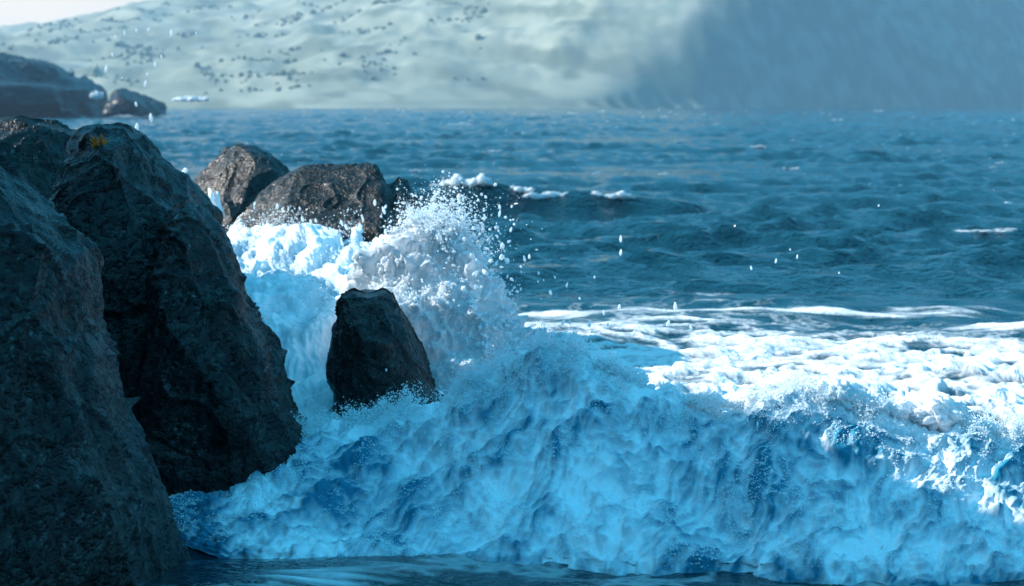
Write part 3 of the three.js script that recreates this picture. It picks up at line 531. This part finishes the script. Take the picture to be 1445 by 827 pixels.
{ // a tongue of white water down the gully
  const c = new THREE.CatmullRomCurve3([at(392, 262, 29.6), at(368, 272, 29), at(346, 292, 28.2), at(338, 320, 27.2), at(342, 352, 26)]), nu = 60, nv = 130, q = new THREE.Vector3();
  const g = grid(nu, nv, (i, j) => { const t = j / (nv - 1), u = i / (nu - 1) * 2 - 1; c.getPoint(t, q); const w = mix(0.16, 0.5, t) * (0.75 + 0.5 * noise(t * 5, 2, 2)), b = billow(u * w * 5, t * 14, 3, 4); return [q.x + u * w, q.y - 0.16 - 0.3 * u * u + 0.16 * b + 0.06 * fbm(u * 3, t * 4, 7, 3), q.z + 0.10 * (1 - u * u) + 0.15 * b]; });
  g.computeVertexNormals();
  put(new THREE.Mesh(g, capMat), 'stream', 'white stream in the gully between the two grey rocks', 'stream');
}

{ // orange seaweed
  const blade = (() => { const s = new THREE.Shape(); s.moveTo(-0.006, 0); s.quadraticCurveTo(-0.022, 0.05, -0.01, 0.1); s.lineTo(-0.024, 0.14); s.lineTo(0, 0.115); s.lineTo(0.022, 0.145); s.lineTo(0.012, 0.09); s.quadraticCurveTo(0.02, 0.04, 0.006, 0); return new THREE.ExtrudeGeometry(s, { depth: 0.006, bevelEnabled: true, bevelSize: 0.002, bevelThickness: 0.002, bevelSegments: 1, curveSegments: 5 }); })();
  const mats = [[0.92, 0.27, 0.008], [0.92, 0.36, 0.012], [0.85, 0.20, 0.006]].map(c => new THREE.MeshPhysicalMaterial({ color: new THREE.Color(...c), roughness: 0.45, transmission: 0.35, thickness: 0, side: THREE.DoubleSide }));
  const r = rng(3);
  scene.updateMatrixWorld(true);
  for (const [px, py, d, n, sz, l] of [[138, 206, 19.0, 16, 0.9, 'brightest clump of orange seaweed on top of the tall boulder'], [151, 203, 19.1, 9, 0.7, 'small golden seaweed tuft beside the orange clump'], [70, 228, 19.4, 7, 0.7, 'small dull orange seaweed tuft low between the boulders']]) {
    const c = put(new THREE.Group(), 'seaweed_clump', l, 'seaweed'); const ray = new THREE.Raycaster(camera.position.clone(), at(px, py, d).sub(camera.position).normalize()), hit = ray.intersectObjects(scene.children.filter(o => o.name.startsWith('boulder')))[0];
    c.position.copy(hit ? hit.point : at(px, py, d)); c.position.y -= 0.02;
    for (let i = 0; i < n; i++) { const b = put(new THREE.Mesh(blade, mats[i % 3]), 'blade', null, null, { parent: c }); b.position.set((r() - 0.5) * 0.14 * sz, 0, (r() - 0.5) * 0.1); b.rotation.set((r() - 0.5) * 1.4, r() * 6.3, (r() - 0.5) * 1.9); b.scale.setScalar(sz * (0.6 + 0.6 * r())); }
  }
}
{ // single drops hanging in the air
  const g = new THREE.SphereGeometry(1, 12, 9), r = rng(8);
  const p = g.attributes.position; for (let i = 0; i < p.count; i++) { const y = p.getY(i), t = 1 - 0.35 * Math.max(0, y); p.setXYZ(i, p.getX(i) * t, y * 1.5, p.getZ(i) * t); } g.computeVertexNormals();
  const drop = (px, py, d, s, l, group) => { const m = put(new THREE.Mesh(g, dropMat), 'water_drop', l, 'water drop', { group }); m.position.copy(at(px, py, d)); const k = s * d / F * (0.55 + 0.4 * r()); m.scale.set(k, k * (1 + 1.1 * r()), k); m.rotation.z = (r() - 0.5) * 0.7; };
  const A = 'white drop of spray flying in the air beyond the splash';
  for (const [x, y, s] of [[705, 292, 2.4], [705, 301, 2.6], [721, 324, 3], [678, 306, 2], [687, 334, 1.8], [740, 365, 2.4], [747, 362, 2.4], [712, 354, 2], [876, 337, 2.2], [876, 356, 2.2], [783, 391, 2], [839, 391, 1.8], [777, 413, 2.2], [795, 454, 3], [804, 455, 3], [818, 421, 2.2], [832, 457, 2.8], [858, 458, 2.2], [874, 433, 2.4], [953, 433, 2.8], [943, 456, 2.6], [938, 438, 2], [975, 463, 3], [852, 441, 2.2], [895, 470, 2.4], [728, 430, 2.6], [760, 385, 1.8], [735, 408, 1.8], [800, 402, 1.8], [690, 360, 2.4], [700, 372, 2.6], [716, 390, 2.2], [668, 322, 2.2], [655, 330, 2.4], [648, 316, 2.2], [1115, 352, 1.6], [1095, 368, 1.8], [1060, 378, 1.8], [1125, 362, 1.6], [1240, 290, 1.6], [1184, 385, 1.5]]) drop(x, y, 21 + r() * 1.5, s, A, 'drops beyond the splash');
  const B = 'white drop of spray hanging high against the hazy far slope';
  for (const [x, y, s] of [[219, 91, 3.2], [210, 42, 2], [193, 44, 2.4], [176, 47, 2], [163, 52, 2], [242, 47, 2.4], [277, 48, 1.8], [159, 78, 2.4], [150, 97, 2.4], [208, 105, 1.8], [205, 118, 2], [192, 147, 3], [213, 166, 2.8], [193, 180, 3.6], [228, 80, 1.6], [172, 110, 1.6]]) drop(x, y, 33 + r() * 2, s, B, 'drops above the boulders');
  const C = 'white drop of spray flying in front of the blue wave face';
  for (const [x, y, s] of [[1157, 723, 3], [1177, 724, 2.8], [1089, 665, 2.2], [1207, 615, 2.4], [1294, 637, 2.2], [1293, 612, 2], [1069, 599, 2], [1055, 593, 2], [1083, 695, 1.8], [1245, 772, 2], [1258, 744, 1.8], [1340, 690, 1.6], [1110, 710, 1.6], [890, 660, 1.8], [1215, 625, 1.8], [684, 497, 1.8], [700, 520, 1.6], [545, 522, 2.4]]) drop(x, y, 14.6 - 0.2 * r() + (y < 560 ? 3.5 : 0), s, C, 'drops before the wave');
  const D = 'white fleck of spray on the face of the sunlit flat-topped rock';
  for (let i = 0; i < 40; i++) drop(350 + r() * 210, 285 + r() * 95, 25.2 + r() * 0.4, 1.4 + 1.6 * r(), D, 'drops before the grey rock');
}
renderer.render(scene, camera);
